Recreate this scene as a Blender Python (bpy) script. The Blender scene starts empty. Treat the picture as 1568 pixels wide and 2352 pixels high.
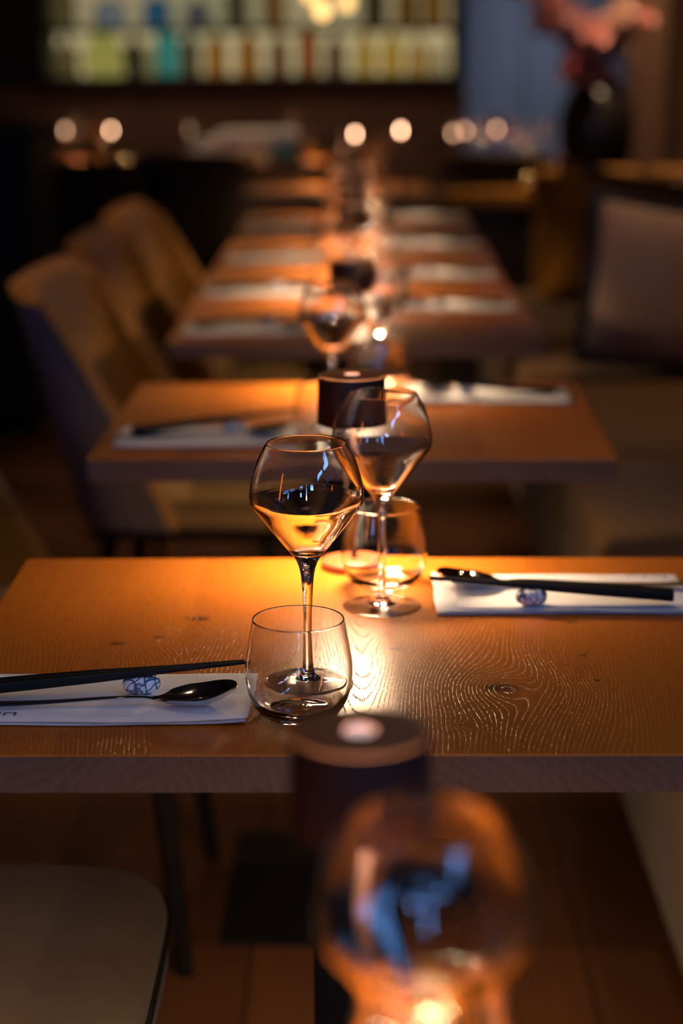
import bpy, bmesh, math, random
from mathutils import Matrix, Vector
random.seed(7)
PI = math.pi
scene = bpy.context.scene
COL = scene.collection

# ------------------------------------------------------------------ camera
F_PX = 4312.0                       # focal length in pixels of the 1568x2352 frame (66 mm on full frame)
CAM_H = 1.28
PITCH = math.atan(1071 / F_PX)
ROT = Matrix.Rotation(math.radians(.6), 4, 'Z') @ Matrix.Rotation(PI / 2 - PITCH, 4, 'X') @ Matrix.Rotation(math.radians(-.3), 4, 'Z')
cd = bpy.data.cameras.new('camera')
cam = bpy.data.objects.new('camera', cd)
COL.objects.link(cam)
cam.matrix_world = Matrix.Translation((0, 0, CAM_H)) @ ROT
cd.sensor_fit = 'VERTICAL'
cd.sensor_height = 36.0
cd.lens = 36.0 * F_PX / 2352
cd.clip_start = .02
cd.clip_end = 60
cd.dof.use_dof = True
cd.dof.focus_distance = 1.565
cd.dof.aperture_fstop = 2.85
scene.camera = cam

# ------------------------------------------------------------------ world, light levels, exposure
world = bpy.data.worlds.new('world')
scene.world = world
world.use_nodes = True
world.node_tree.nodes['Background'].inputs[0].default_value = (.05, .045, .05, 1)
world.node_tree.nodes['Background'].inputs[1].default_value = .05
LAMP_E = 300.0                      # table lamp diffuser
LAMP_C = (1.0, .68, .40)
WINDOW_E = 18.0                      # dusk-blue window behind the photographer
WINDOW_C = (.16, .42, 1.0)
SPOT_E = 900.0                      # unseen ceiling downlights, added to light the room
SPOT_C = (1.0, .66, .38)
vs = scene.view_settings
vs.view_transform = 'Standard'
vs.look = 'None'
vs.exposure = 0.5
vs.gamma = 1.0
vs.use_curve_mapping = False
cy = scene.cycles
cy.use_denoising = True
cy.max_bounces = 10
cy.transmission_bounces = 10
cy.glossy_bounces = 4
cy.diffuse_bounces = 3
cy.use_adaptive_sampling = True
cy.adaptive_threshold = .12
cy.adaptive_min_samples = 32
cy.transparent_max_bounces = 16
cy.caustics_reflective = True
cy.caustics_refractive = True
cy.blur_glossy = 1.0
cy.sample_clamp_indirect = 0

# ------------------------------------------------------------------ helpers
def unproject(px, py, Y):           # the place at distance Y seen at a pixel of the photograph
    d = ROT.to_3x3() @ Vector(((px - 784) / F_PX, -(py - 1176) / F_PX, -1))
    return Vector((0, 0, CAM_H)) + d * (Y / d.y)

def tag(o, label=None, cat=None, group=None, kind=None):
    if label: o['label'] = label
    if cat: o['category'] = cat
    if group: o['group'] = group
    if kind: o['kind'] = kind
    return o

def empty(name, loc=(0, 0, 0), rz=0):
    o = bpy.data.objects.new(name, None)
    o.empty_display_size = .05
    COL.objects.link(o)
    o.location = loc
    o.rotation_euler = (0, 0, rz)
    return o

def link(name, me, parent=None, loc=None, rot=None):
    o = bpy.data.objects.new(name, me)
    COL.objects.link(o)
    if parent: o.parent = parent
    if loc: o.location = loc
    if rot: o.rotation_euler = rot
    return o

def copy_tree(o, parent=None):
    c = o.copy()
    COL.objects.link(c)
    c.parent = parent
    for ch in list(o.children):
        copy_tree(ch, c)
    return c

class MB:
    def __init__(s): s.v = []; s.f = []; s.m = []
    def add(s, v, f, m=0):
        n = len(s.v); s.v += [tuple(p) for p in v]; s.f += [tuple(i + n for i in q) for q in f]; s.m += [m] * len(f)
        return s
    def box(s, x0, x1, y0, y1, z0, z1, m=0):
        return s.add([(x0, y0, z0), (x1, y0, z0), (x1, y1, z0), (x0, y1, z0), (x0, y0, z1), (x1, y0, z1), (x1, y1, z1), (x0, y1, z1)],
                     [(0, 3, 2, 1), (4, 5, 6, 7), (0, 1, 5, 4), (1, 2, 6, 5), (2, 3, 7, 6), (3, 0, 4, 7)], m)
    def lathe(s, prof, n=48, m=0):   # profile (r, z) ordered so that the outside lies to its right when walked upwards
        rings = []; v = []; f = []
        for r, z in prof:
            if r < 1e-7:
                rings.append([len(v)]); v.append((0, 0, z))
            else:
                rings.append(list(range(len(v), len(v) + n)))
                v += [(r * math.cos(2 * PI * k / n), r * math.sin(2 * PI * k / n), z) for k in range(n)]
        for a, b in zip(rings, rings[1:]):
            for k in range(n):
                k2 = (k + 1) % n
                if len(a) == 1 and len(b) == 1: continue
                if len(a) == 1: f.append((a[0], b[k2], b[k]))
                elif len(b) == 1: f.append((a[k], a[k2], b[0]))
                else: f.append((a[k], a[k2], b[k2], b[k]))
        return s.add(v, f, m)
    def tube(s, pts, rad, n=10, m=0, caps=True):
        v = []; f = []; pts = [Vector(p) for p in pts]
        R = rad if isinstance(rad, (list, tuple)) else [rad] * len(pts)
        up0 = None
        for i, p in enumerate(pts):
            d = (pts[min(i + 1, len(pts) - 1)] - pts[max(i - 1, 0)]).normalized()
            if up0 is None:
                up0 = Vector((0, 0, 1)) if abs(d.z) < .9 else Vector((1, 0, 0))
            a = d.cross(up0).normalized(); b = a.cross(d).normalized(); up0 = b
            for k in range(n):
                t = 2 * PI * k / n
                v.append(p + (a * math.cos(t) + b * math.sin(t)) * R[i])
        for i in range(len(pts) - 1):
            for k in range(n):
                k2 = (k + 1) % n
                f.append((i * n + k, i * n + k2, (i + 1) * n + k2, (i + 1) * n + k))
        if caps:
            f.append(tuple(range(n))[::-1]); f.append(tuple(range((len(pts) - 1) * n, len(pts) * n)))
        return s.add(v, f, m)
    def grid(s, rows, m=0, closed=False):
        nr, nc = len(rows), len(rows[0]); v = [p for r in rows for p in r]; f = []
        for i in range(nr - 1):
            for j in range(nc if closed else nc - 1):
                j2 = (j + 1) % nc
                f.append((i * nc + j, i * nc + j2, (i + 1) * nc + j2, (i + 1) * nc + j))
        return s.add(v, f, m)
    def mesh(s, name, mats, smooth=True, bevel=0, fix=False, sharp=None):
        me = bpy.data.meshes.new(name)
        me.from_pydata(s.v, [], s.f)
        for mt in (mats if isinstance(mats, (list, tuple)) else [mats]): me.materials.append(mt)
        me.polygons.foreach_set('material_index', s.m)
        if bevel or fix:
            bm = bmesh.new(); bm.from_mesh(me)
            if fix:
                bmesh.ops.remove_doubles(bm, verts=bm.verts, dist=1e-6)
                bmesh.ops.recalc_face_normals(bm, faces=bm.faces)
            if bevel:
                bmesh.ops.bevel(bm, geom=list(bm.edges), offset=bevel, segments=2, affect='EDGES', profile=.6)
            bm.to_mesh(me); bm.free()
        if smooth:
            me.polygons.foreach_set('use_smooth', [True] * len(me.polygons))
            if sharp is not None: me.set_sharp_from_angle(angle=math.radians(sharp))
        me.update()
        return me

def spline(pts, n=6):               # Catmull-Rom through control points
    out = []
    P = [pts[0]] + list(pts) + [pts[-1]]
    for i in range(1, len(P) - 2):
        p0, p1, p2, p3 = P[i - 1:i + 3]
        for k in range(n):
            t = k / n
            out.append(tuple(.5 * (2 * b + (c - a) * t + (2 * a - 5 * b + 4 * c - d) * t * t + (3 * b - a - 3 * c + d) * t ** 3)
                             for a, b, c, d in zip(p0, p1, p2, p3)))
    out.append(tuple(pts[-1]))
    return out

def spow(c, e): return math.copysign(abs(c) ** e, c)

def cushion_rows(hx, hy, z0, z1, e=.35, crown=.0, edge=.03, n=48):
    """closed rings of a rounded, slightly crowned slab (superellipse plan)"""
    rows = []
    def ring(sx, sy, z):
        return [(sx * spow(math.cos(2 * PI * k / n), e), sy * spow(math.sin(2 * PI * k / n), e), z) for k in range(n)]
    h = z1 - z0; ed = min(edge, h / 2 - 1e-4)
    rows.append(ring(hx * .02, hy * .02, z0)); rows.append(ring(hx - ed, hy - ed, z0))
    for a in (.3, .6, .85, 1): 
        t = a * PI / 2; rows.append(ring(hx - ed + ed * math.sin(t), hy - ed + ed * math.sin(t), z0 + ed - ed * math.cos(t)))
    for a in (0, .3, .6, .85, 1):
        t = a * PI / 2; rows.append(ring(hx - ed + ed * math.cos(t), hy - ed + ed * math.cos(t), z1 - ed + ed * math.sin(t)))
    for s in (.85, .65, .4, .2, .02):
        rows.append(ring((hx - ed) * s, (hy - ed) * s, z1 + crown * (1 - s * s)))
    return rows

# ------------------------------------------------------------------ materials
class E:                            # small arithmetic wrapper around shader sockets
    def __init__(s, nt, k): s.nt = nt; s.k = k
    def op(s, o, b=None, c=None):
        n = s.nt.nodes.new('ShaderNodeMath'); n.operation = o
        for i, x in enumerate((s, b, c)):
            if x is None: continue
            if isinstance(x, E): s.nt.links.new(x.k, n.inputs[i])
            else: n.inputs[i].default_value = x
        return E(s.nt, n.outputs[0])
    def __add__(s, o): return s.op('ADD', o)
    __radd__ = __add__
    def __sub__(s, o): return s.op('SUBTRACT', o)
    def __mul__(s, o): return s.op('MULTIPLY', o)
    __rmul__ = __mul__
    def __truediv__(s, o): return s.op('DIVIDE', o)
    def step(s, a, b):
        n = s.nt.nodes.new('ShaderNodeMapRange'); n.interpolation_type = 'SMOOTHSTEP'
        s.nt.links.new(s.k, n.inputs[0]); n.inputs[1].default_value = a; n.inputs[2].default_value = b
        return E(s.nt, n.outputs[0])

def new_mat(name):
    m = bpy.data.materials.new(name); m.use_nodes = True
    nt = m.node_tree
    return m, nt, nt.nodes['Principled BSDF']

def mixc(nt, fac, a, b):
    n = nt.nodes.new('ShaderNodeMix'); n.data_type = 'RGBA'
    for i, x in ((0, fac), (6, a), (7, b)):
        if isinstance(x, E): nt.links.new(x.k, n.inputs[i])
        elif isinstance(x, (int, float)): n.inputs[i].default_value = x
        elif isinstance(x, tuple): n.inputs[i].default_value = (*x, 1)
        else: nt.links.new(x, n.inputs[i])
    return n.outputs[2]

def coords(nt):
    t = nt.nodes.new('ShaderNodeTexCoord'); s = nt.nodes.new('ShaderNodeSeparateXYZ')
    nt.links.new(t.outputs['Object'], s.inputs[0])
    return t.outputs['Object'], E(nt, s.outputs[0]), E(nt, s.outputs[1]), E(nt, s.outputs[2])

def combine(nt, x, y, z):
    c = nt.nodes.new('ShaderNodeCombineXYZ')
    for i, a in enumerate((x, y, z)):
        if isinstance(a, E): nt.links.new(a.k, c.inputs[i])
        else: c.inputs[i].default_value = a
    return c.outputs[0]

def noise(nt, vec, scale, detail=2, rough=.5):
    n = nt.nodes.new('ShaderNodeTexNoise'); n.inputs['Scale'].default_value = scale
    n.inputs['Detail'].default_value = detail; n.inputs['Roughness'].default_value = rough
    if vec is not None: nt.links.new(vec, n.inputs['Vector'])
    return E(nt, n.outputs[0])

def bump(nt, bs, h, strength, dist):
    b = nt.nodes.new('ShaderNodeBump'); b.inputs['Strength'].default_value = strength; b.inputs['Distance'].default_value = dist
    nt.links.new(h.k, b.inputs['Height']); nt.links.new(b.outputs[0], bs.inputs['Normal'])

def plain(name, col, rough=.5, metal=0., spec=.5, var=.12, scale=30, bumpd=0., bscale=None, coat=0.):
    m, nt, bs = new_mat(name)
    o, x, y, z = coords(nt)
    n = noise(nt, o, scale, 3)
    c2 = tuple(max(0, c * (1 - 2 * var)) for c in col)
    nt.links.new(mixc(nt, n.step(.3, .7), col, c2), bs.inputs['Base Color'])
    bs.inputs['Roughness'].default_value = rough; bs.inputs['Metallic'].default_value = metal
    bs.inputs['Specular IOR Level'].default_value = spec; bs.inputs['Coat Weight'].default_value = coat
    if bumpd: bump(nt, bs, noise(nt, o, bscale or scale * 8, 2), .6, bumpd)
    return m

def emit(name, col, strength):
    m, nt, bs = new_mat(name)
    bs.inputs['Base Color'].default_value = (.8, .8, .8, 1)
    bs.inputs['Emission Color'].default_value = (*col, 1); bs.inputs['Emission Strength'].default_value = strength
    return m

def glass(name, col=(1, 1, 1), rough=0., ior=1.5):
    m, nt, bs = new_mat(name)
    bs.inputs['Base Color'].default_value = (*col, 1); bs.inputs['Roughness'].default_value = rough
    bs.inputs['IOR'].default_value = ior; bs.inputs['Transmission Weight'].default_value = 1
    return m

def fabric(name, col, col2, rough=.85, weave=1600, sheen=.15):
    m, nt, bs = new_mat(name)
    o, x, y, z = coords(nt)
    w1 = noise(nt, combine(nt, x * weave * .2, y * weave, z * weave), 1, 1)
    w2 = noise(nt, combine(nt, x * weave, y * weave * .2, z * weave * .3), 1, 1)
    big = noise(nt, o, 14, 2)
    f = w1 * .45 + w2 * .45 + big * .3
    nt.links.new(mixc(nt, f.step(.35, .85), col, col2), bs.inputs['Base Color'])
    bs.inputs['Roughness'].default_value = rough; bs.inputs['Sheen Weight'].default_value = sheen
    bs.inputs['Specular IOR Level'].default_value = .2
    bump(nt, bs, w1 + w2, .5, .0006)
    return m

def oak(name, knots=(), cath=True, rough=.30):
    m, nt, bs = new_mat(name)
    o, x, y, z = coords(nt)
    at = nt.nodes.new('ShaderNodeAttribute'); at.attribute_type = 'OBJECT'; at.attribute_name = 'grain_axis'
    xc = E(nt, at.outputs['Fac'])
    oi = nt.nodes.new('ShaderNodeObjectInfo'); rnd = E(nt, oi.outputs['Random'])
    w = noise(nt, combine(nt, x * 5.5, y * 2.2, rnd * 40), 1, 2) - .5
    w2 = noise(nt, combine(nt, x * 40, y * 12, rnd * 40), 1, 2) - .5
    dx = x - xc
    F = (dx * dx + .00016).op('SQRT') - y * .11 + w * .05 + w2 * .004
    dark = None
    for kx, ky, amp, sx, sy, core in knots:
        a = (x - kx) / sx; b = (y - ky) / sy
        g = ((a * a + b * b) * -1.0).op('EXPONENT')
        if amp > 0: F = F - (x - kx) * g * amp
        if core: F = F + ((a * a + b * b) * -5.0).op('EXPONENT') * (core * 1.1)
        if core:
            a2 = (x - kx + w2 * core * 1.2) / core; b2 = (y - ky + w * core * .8) / (core * .62)
            gc = ((a2 * a2 + b2 * b2) * -1.0).op('EXPONENT')
            dark = gc if dark is None else dark.op('MAXIMUM', gc)
    ring = (F / .0040).op('FRACT')
    fib = noise(nt, combine(nt, x * 700, y * 22, rnd * 9), 1, 2)
    pore_n = noise(nt, combine(nt, x * 900, y * 110, rnd * 9), 1, 2)
    calm = noise(nt, combine(nt, x * 9, y * 4, rnd * 17), 1, 1)
    pore = (ring.step(.26, .06) * ring.step(.0, .05)) * pore_n.step(.44, .60) * (calm.step(.2, .5) * .6 + .4)
    tone = ring * .28 + fib * .4 + w * .5 + rnd * .28
    col = mixc(nt, tone.step(.05, .95), (.52, .160, .016), (.26, .062, .005))
    col = mixc(nt, pore * .6, col, (.13, .042, .008))
    if dark is not None: col = mixc(nt, dark.step(.25, .95) * .85, col, (.045, .014, .005))
    nt.links.new(col, bs.inputs['Base Color'])
    nt.links.new((fib * .14 + (rough - .07)).k, bs.inputs['Roughness'])
    bs.inputs['Specular IOR Level'].default_value = .42
    bump(nt, bs, pore * -1.0 + fib * .10, .55, .0007)
    return m

def oak_end(name):
    m, nt, bs = new_mat(name)
    o, x, y, z = coords(nt)
    at = nt.nodes.new('ShaderNodeAttribute'); at.attribute_type = 'OBJECT'; at.attribute_name = 'grain_axis'
    xc = E(nt, at.outputs['Fac'])
    oi = nt.nodes.new('ShaderNodeObjectInfo'); rnd = E(nt, oi.outputs['Random'])
    w = noise(nt, combine(nt, x * 14, z * 14, rnd * 30), 1, 3) - .5
    dx = x - xc; dz = z - .62 - rnd * .05
    ring = (((dx * dx + dz * dz).op('SQRT') + w * .03) / .0095).op('FRACT')
    ray = noise(nt, combine(nt, x * 260, z * 40, rnd * 7), 1, 2)
    blot = noise(nt, combine(nt, x * 30, z * 30, rnd * 5), 1, 3)
    col = mixc(nt, (ring * .35 + ray * .5 + w * .5).step(.0, .95), (.185, .088, .052), (.115, .05, .028))
    col = mixc(nt, blot.step(.6, .75) * .55, col, (.085, .03, .018))
    nt.links.new(col, bs.inputs['Base Color'])
    bs.inputs['Roughness'].default_value = .6
    bump(nt, bs, ray, .2, .0003)
    return m

def planks_floor(name):
    m, nt, bs = new_mat(name)
    o, x, y, z = coords(nt)
    b = nt.nodes.new('ShaderNodeTexBrick')
    nt.links.new(combine(nt, y, x, 0), b.inputs['Vector'])
    b.inputs['Scale'].default_value = 1; b.inputs['Brick Width'].default_value = 1.4; b.inputs['Row Height'].default_value = .16
    b.inputs['Mortar Size'].default_value = .003
    b.inputs['Color1'].default_value = (.12, .042, .013, 1); b.inputs['Color2'].default_value = (.085, .030, .010, 1); b.inputs['Mortar'].default_value = (.02, .01, .006, 1)
    g = noise(nt, combine(nt, x * 60, y * 5, 0), 1, 3)
    nt.links.new(mixc(nt, g.step(.3, .8) * .5, b.outputs[0], (.07, .028, .012)), bs.inputs['Base Color'])
    bs.inputs['Roughness'].default_value = .42
    return m

def pebble(name):                   # white porcelain with dark blue brush strokes crossing
    m, nt, bs = new_mat(name)
    o, x, y, z = coords(nt)
    oi = nt.nodes.new('ShaderNodeObjectInfo'); rnd = E(nt, oi.outputs['Random'])
    acc = None
    for i, (ax, ay, az, fr, wd) in enumerate(((1, .3, .5, 95, .12), (-.5, .4, 1, 80, .1), (.8, -.2, -.7, 110, .1), (.2, 1, .9, 70, .12))):
        d = noise(nt, o, 70 + 9 * i, 1)
        u = (x * (ax * fr) + y * (ay * fr) + z * (az * fr) + d * 1.5 + rnd * 3).op('FRACT')
        l = (u - .5).op('ABSOLUTE').step(wd, wd * .45)
        acc = l if acc is None else acc.op('MAXIMUM', l)
    n = nt.nodes.new('ShaderNodeMath')
    nt.links.new(mixc(nt, acc * .92, (.82, .84, .88), (.015, .055, .16)), bs.inputs['Base Color'])
    bs.inputs['Roughness'].default_value = .12; bs.inputs['Coat Weight'].default_value = .4
    nt.nodes.remove(n)
    return m

M = {}
M['oak'] = oak('oak_top')
M['end'] = oak_end('oak_end_grain')
T2C = (-.005, 1.6445)
def kn(x, y, amp, sx, sy, core): return (x - T2C[0], y - T2C[1], amp, sx, sy, core)
M['oak_front'] = oak('oak_top_knots', [kn(.119, 1.513, .88, .055, .085, .021), kn(.032, 1.62, .5, .018, .03, .008), kn(-.155, 1.714, .8, .03, .04, .014),
                                       kn(-.222, 1.637, .7, .035, .04, .009), kn(-.187, 1.655, .5, .02, .03, .007), kn(.203, 1.532, .4, .02, .02, .005), kn(.198, 1.60, .6, .03, .05, .006),
                                       kn(.082, 1.423, .3, .015, .02, .005), kn(.20, 1.70, .5, .02, .03, .008)])
M['glass'] = glass('clear_glass', rough=0.0, ior=1.47)
M['glass_far'] = glass('clear_glass_background', rough=.0, ior=1.47)
M['shade'] = plain('lamp_dark_bronze', (.030, .016, .014), .40, 0., .5, .1, 60)
M['lid'] = plain('lamp_satin_lid', (.26, .09, .03), .38, .0, .6, .08, 80)
M['lampbase'] = plain('lamp_base_rust', (.30, .085, .03), .4, 0, .5, .08, 60)
M['buttonglow'] = emit('touch_button_added_glow', (1.0, .62, .46), .42)  # faint glow added so the lamp's top button reads bright
M['buttonglow'].node_tree.nodes['Principled BSDF'].inputs['Roughness'].default_value = .2
M['led'] = emit('lamp_diffuser_lit', LAMP_C, LAMP_E)
M['napkin'] = plain('white_paper_napkin', (.80, .79, .80), .9, 0, .2, .03, 60, .0004, 240)
M['ink'] = plain('dark_print', (.03, .02, .02), .8, 0, .2, .05)
M['chop'] = plain('black_lacquer', (.006, .006, .007), .45, 0, .25, .2, 40, .0002, 300)
M['steel'] = plain('polished_steel', (.74, .72, .70), .07, 1, .5, .03, 90)
M['pebble'] = pebble('blue_white_porcelain')
M['mustard'] = fabric('mustard_fabric', (.36, .148, .014), (.23, .092, .008))
M['grey'] = fabric('grey_lilac_fabric', (.15, .115, .115), (.095, .075, .08))
M['seatfab'] = fabric('taupe_fabric', (.34, .20, .075), (.22, .13, .045))
M['seam'] = plain('dark_seam', (.05, .035, .02), .9, 0, .1)
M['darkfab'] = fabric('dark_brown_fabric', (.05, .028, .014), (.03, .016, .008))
M['blackmetal'] = plain('black_powder_steel', (.010, .010, .012), .45, 0, .4, .1)
M['floor'] = planks_floor('dark_oak_floor')
M['wall'] = plain('brown_plaster', (.13, .075, .048), .85, 0, .2, .12, 3)
M['bluewash'] = plain('blue_wash_panel', (.16, .18, .23), .7, 0, .3, .05, 3)  # grey panels with a blue light wash put into the colour
M['ceil'] = plain('dark_ceiling_paint', (.05, .04, .035), .9, 0, .2, .05, 3)
M['darkwood'] = plain('dark_stained_wood', (.025, .014, .009), .5, 0, .4, .3, 8)
M['black'] = plain('matte_black', (.006, .005, .005), .7, 0, .3, .1)
M['navy'] = fabric('navy_fabric', (.018, .022, .045), (.010, .012, .028))
M['cushion'] = fabric('grey_cushion_fabric', (.42, .27, .20), (.30, .19, .14))

# ------------------------------------------------------------------ the room
def struct(name, mb, mat, **k):
    return tag(link(name, mb.mesh(name, mat, smooth=False, **k)), kind='structure')

struct('floor', MB().box(-2.8, 2.6, -1.75, 10.7, -.06, 0), M['floor'])
struct('ceiling', MB().box(-2.8, 2.6, -1.75, 10.7, 2.75, 2.83), M['ceil'])
struct('wall_left', MB().box(-2.9, -2.8, -1.75, 10.7, 0, 2.75), M['wall'])
wb = struct('wall_back', MB().box(-2.8, 2.6, 10.6, 10.7, 0, 2.75), M['wall'])
for x0, x1 in ((.58, .895), (.91, 1.16), (1.175, 1.6)):          # blue-grey wall panels to the right of the shelf
    link('wall_panel', MB().box(x0, x1, 10.575, 10.6, .0, 2.75).mesh('wall_panel', M['bluewash'], smooth=False, bevel=.003), wb)
struct('wall_right', MB().box(1.20, 1.45, -1.75, 7.55, 0, 2.75), M['wall'])
struct('wall_recess', MB().box(2.5, 2.6, 7.55, 10.6, 0, 2.75), M['wall'])
struct('trim_2', MB().box(-2.8, .56, 10.10, 10.6, 0, 1.07), M['wall'])  # wall below the cabinet stepped forward, added to catch the spots' light
tr = struct('trim_1', MB().box(1.24, 1.50, 8.75, 8.95, 0, 2.75), plain('warm_pilaster_paint', (.42, .26, .17), .8, 0, .2, .05, 4), bevel=.01)
# the wall behind the photographer with its street window
struct('wall_front', MB().box(-2.8, 1.2, -1.75, -1.65, 0, 2.75), M['wall'])
def window(n, origin, rz, strength, panes):
    w = tag(empty('window_%d' % n, origin, rz), kind='structure')
    m = emit('dusk_sky_pane_%d' % n, WINDOW_C, strength)
    for x0, x1, z0, z1 in panes:
        p = link('pane', MB().box(x0, x1, .012, .018, z0, z1).mesh('pane', m, smooth=False), w)
        f = MB()
        for q in ((x0 - .04, x0, z0 - .04, z1 + .04), (x1, x1 + .04, z0 - .04, z1 + .04), (x0, x1, z0 - .04, z0), (x0, x1, z1, z1 + .04)): f.box(q[0], q[1], .002, .05, q[2], q[3])
        link('window_frame', f.mesh('window_frame', M['black'], smooth=False), p)
window(1, (0, -1.65, 0), 0, WINDOW_E, ((-2.36, -2.24, 1.15, 1.65), (-.66, -.5, 1.35, 1.65), (.0, .07, 1.0, 1.8), (.5, .85, 1.76, 1.92)))
window(2, (1.20, 0, 0), PI / 2, WINDOW_E * .7, ((-.9, .1, 1.85, 2.1), (.3, .9, 1.85, 2.1)))

# unseen ceiling spots, each added to brighten what stands below it
def added_downlight(x, y, where, mul=1., col=SPOT_C, drop=.16, r=.022):
    d = tag(empty('added_ceiling_spot', (x, y, 2.75)), 'unseen black ceiling spot added ' + where, 'ceiling spot', 'unseen added ceiling lights')
    R = .042
    link('can', MB().lathe([(R - .002, -drop), (R, -drop), (R, -.001), (0, -.001)], 32).lathe([(R - .002, -drop), (R - .002, -drop + .12), (0, -drop + .125)][::-1], 32).mesh('can', M['black'], sharp=40), d)
    link('lens', MB().lathe([(0, -drop + .118), (r, -drop + .118)], 32).mesh('lens', emit('added_spot_lens', col, SPOT_E * mul)), d)
for x, y, w, k, c in ((-.85, 1.2, 'left of the foreground glass', .45, SPOT_C), (-.02, 2.18, 'between the focused table and the next', 1.2, SPOT_C), (.72, 2.3, 'above the near part of the banquette', .8, SPOT_C), (-.62, 3.6, 'above the chair at the joined tables', 2.0, SPOT_C),
                      (.75, 4.35, 'above the grey cushion', 2.2, SPOT_C), (-.5, 5.1, 'above the chair beyond the joined pair', 2.0, SPOT_C), (.98, 6.75, 'above the padded booth end', 7, SPOT_C), (1.36, 8.55, 'before the warm pilaster', 4, SPOT_C), (-.02, 1.0, 'above the foreground lamp', .5, SPOT_C), (1.18, 7.75, 'above the pink blossom', 14, SPOT_C),
                      (.80, 10.2, 'before the left blue-grey panel', 6, (.72, .82, 1.0)), (1.12, 10.2, 'before the middle blue-grey panel', 5, (.72, .82, 1.0)), (-1.15, 9.93, 'before the left half of the bottle cabinet', 7, SPOT_C), (-.05, 9.93, 'before the right half of the bottle cabinet', 7, SPOT_C), (-1.2, 8.6, 'above the back left table', .8, SPOT_C), (-.52, 8.8, 'above the folded white linen', 2.4, SPOT_C)):
    added_downlight(x, y, w, k, c)
# orange tube lamp on the left wall behind the photographer
tl = tag(empty('floor_lamp', (-2.45, -.25, 0)), 'tall orange glowing tube lamp by the left wall behind the camera', 'lamp')
link('tube', MB().lathe([(0, .9), (.055, .9), (.06, .91), (.06, 2.1), (.05, 2.12), (0, 2.12)], 24).mesh('tube', emit('orange_tube', (1, .20, .025), 7.0)), tl)
link('stand', MB().lathe([(0, 0), (.16, 0), (.16, .015), (.014, .02), (.014, .87), (.065, .88), (.065, .90), (0, .90)], 24).mesh('stand', M['blackmetal'], sharp=40), tl)

# ------------------------------------------------------------------ tables
TW, TD, TH, TT = .70, .573, .75, .031
BOARDS = [-.35, -.235, -.159, -.03, .176, .262, .35]
def make_plank(x0, x1, top):
    mb = MB(); g = .00003
    x0 += g; x1 -= g; y0, y1 = -TD / 2, TD / 2; z0, z1 = TH - TT, TH; c = .0012
    v = [(x0, y0, z0), (x1, y0, z0), (x1, y1, z0), (x0, y1, z0), (x0, y0, z1 - c), (x1, y0, z1 - c), (x1, y1, z1 - c), (x0, y1, z1 - c),
         (x0, y0 + c, z1), (x1, y0 + c, z1), (x1, y1 - c, z1), (x0, y1 - c, z1)]
    mb.add(v, [(8, 9, 10, 11), (0, 3, 2, 1), (1, 2, 6, 5), (3, 0, 4, 7), (4, 5, 9, 8), (5, 6, 10, 9), (6, 7, 11, 10), (7, 4, 8, 11)], 0)
    mb.add(v, [(0, 1, 5, 4), (2, 3, 7, 6)], 1)
    return mb.mesh('plank', [top, M['end']], smooth=False)
def make_table(top, loc, rz, label, seed):
    t = tag(empty('dining_table', loc, rz), label, 'table', 'oak tables in a row')
    r = random.Random(seed)
    for a, b in zip(BOARDS, BOARDS[1:]):
        key = (top.name, a)
        if key not in plank_mesh: plank_mesh[key] = make_plank(a, b, top)
        p = link('plank', plank_mesh[key], t)
        p['grain_axis'] = {-.03: .008, .176: .10, -.159: -.30, -.235: -.10, -.35: -.20, .262: .12}.get(a, (a + b) / 2 + r.uniform(-.06, .06)) if seed == 2 else (a + b) / 2 + r.uniform(-.07, .07)
    link('base_plate', base_me if seed < 4 else base_small, t); link('column', column_me, t); link('top_bracket', bracket_me, t)
    return t
plank_mesh = {}
base_me = MB().box(-.2, .2, -.2, .2, 0, .008).mesh('base_plate', M['blackmetal'], smooth=False, bevel=.002)
base_small = MB().box(-.05, .17, -.11, .11, 0, .008).mesh('base_plate', M['blackmetal'], smooth=False, bevel=.002)
column_me = MB().box(-.04, .04, -.04, .04, .008, .70).mesh('column', M['blackmetal'], smooth=False, bevel=.004)
bracket_me = MB().box(-.22, .22, -.18, .18, .70, TH - TT).mesh('top_bracket', M['blackmetal'], smooth=False, bevel=.004)
TABLES = {   # key: (x, y of centre, turn, words)
    1: (-.005, .622, 0, 'nearest oak table, under the blurred foreground wine glass'),
    2: (-.005, 1.6445, 0, 'oak table in sharp focus with knots in its top'),
    3: (-.008, 2.712, -.012, 'oak table directly behind the sharply focused table'),
    4: (-.008, 3.735, 0, 'near one of the two joined oak tables in mid row'),
    5: (-.014, 4.312, 0, 'far one of the two joined oak tables in mid row'),
    6: (-.010, 4.995, 0, 'blurred oak table just beyond the joined pair'),
    7: (-.010, 5.86, 0, 'last oak table of the row before the back booth'),
}
SHORT = {1: 'nearest table', 2: 'sharply focused table', 3: 'table behind the focused one', 4: 'near half of the joined tables', 5: 'far half of the joined tables',
         6: 'table beyond the joined pair', 7: 'last table of the row'}
for k, (x, y, rz, lab) in TABLES.items():
    make_table(M['oak_front'] if k == 2 else M['oak'], (x, y, 0), rz, lab, k)
BACK = {8: (-.085, 7.2, 0, 'small oak table at the back behind the row'), 9: (-1.42, 8.85, 0, 'back left oak table by the dark wall'), 10: (-.50, 8.95, 0, 'back middle oak table carrying the folded white linen'),
        11: (.72, 8.85, 0, 'back right oak table beneath the blue-grey panels')}
for k, (x, y, rz, lab) in BACK.items():
    make_table(M['oak'], (x, y, 0), rz, lab, k)
TABLES.update(BACK)
SHORT.update({8: 'small back table behind the row', 9: 'back left table', 10: 'back middle table', 11: 'back right table'})

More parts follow.
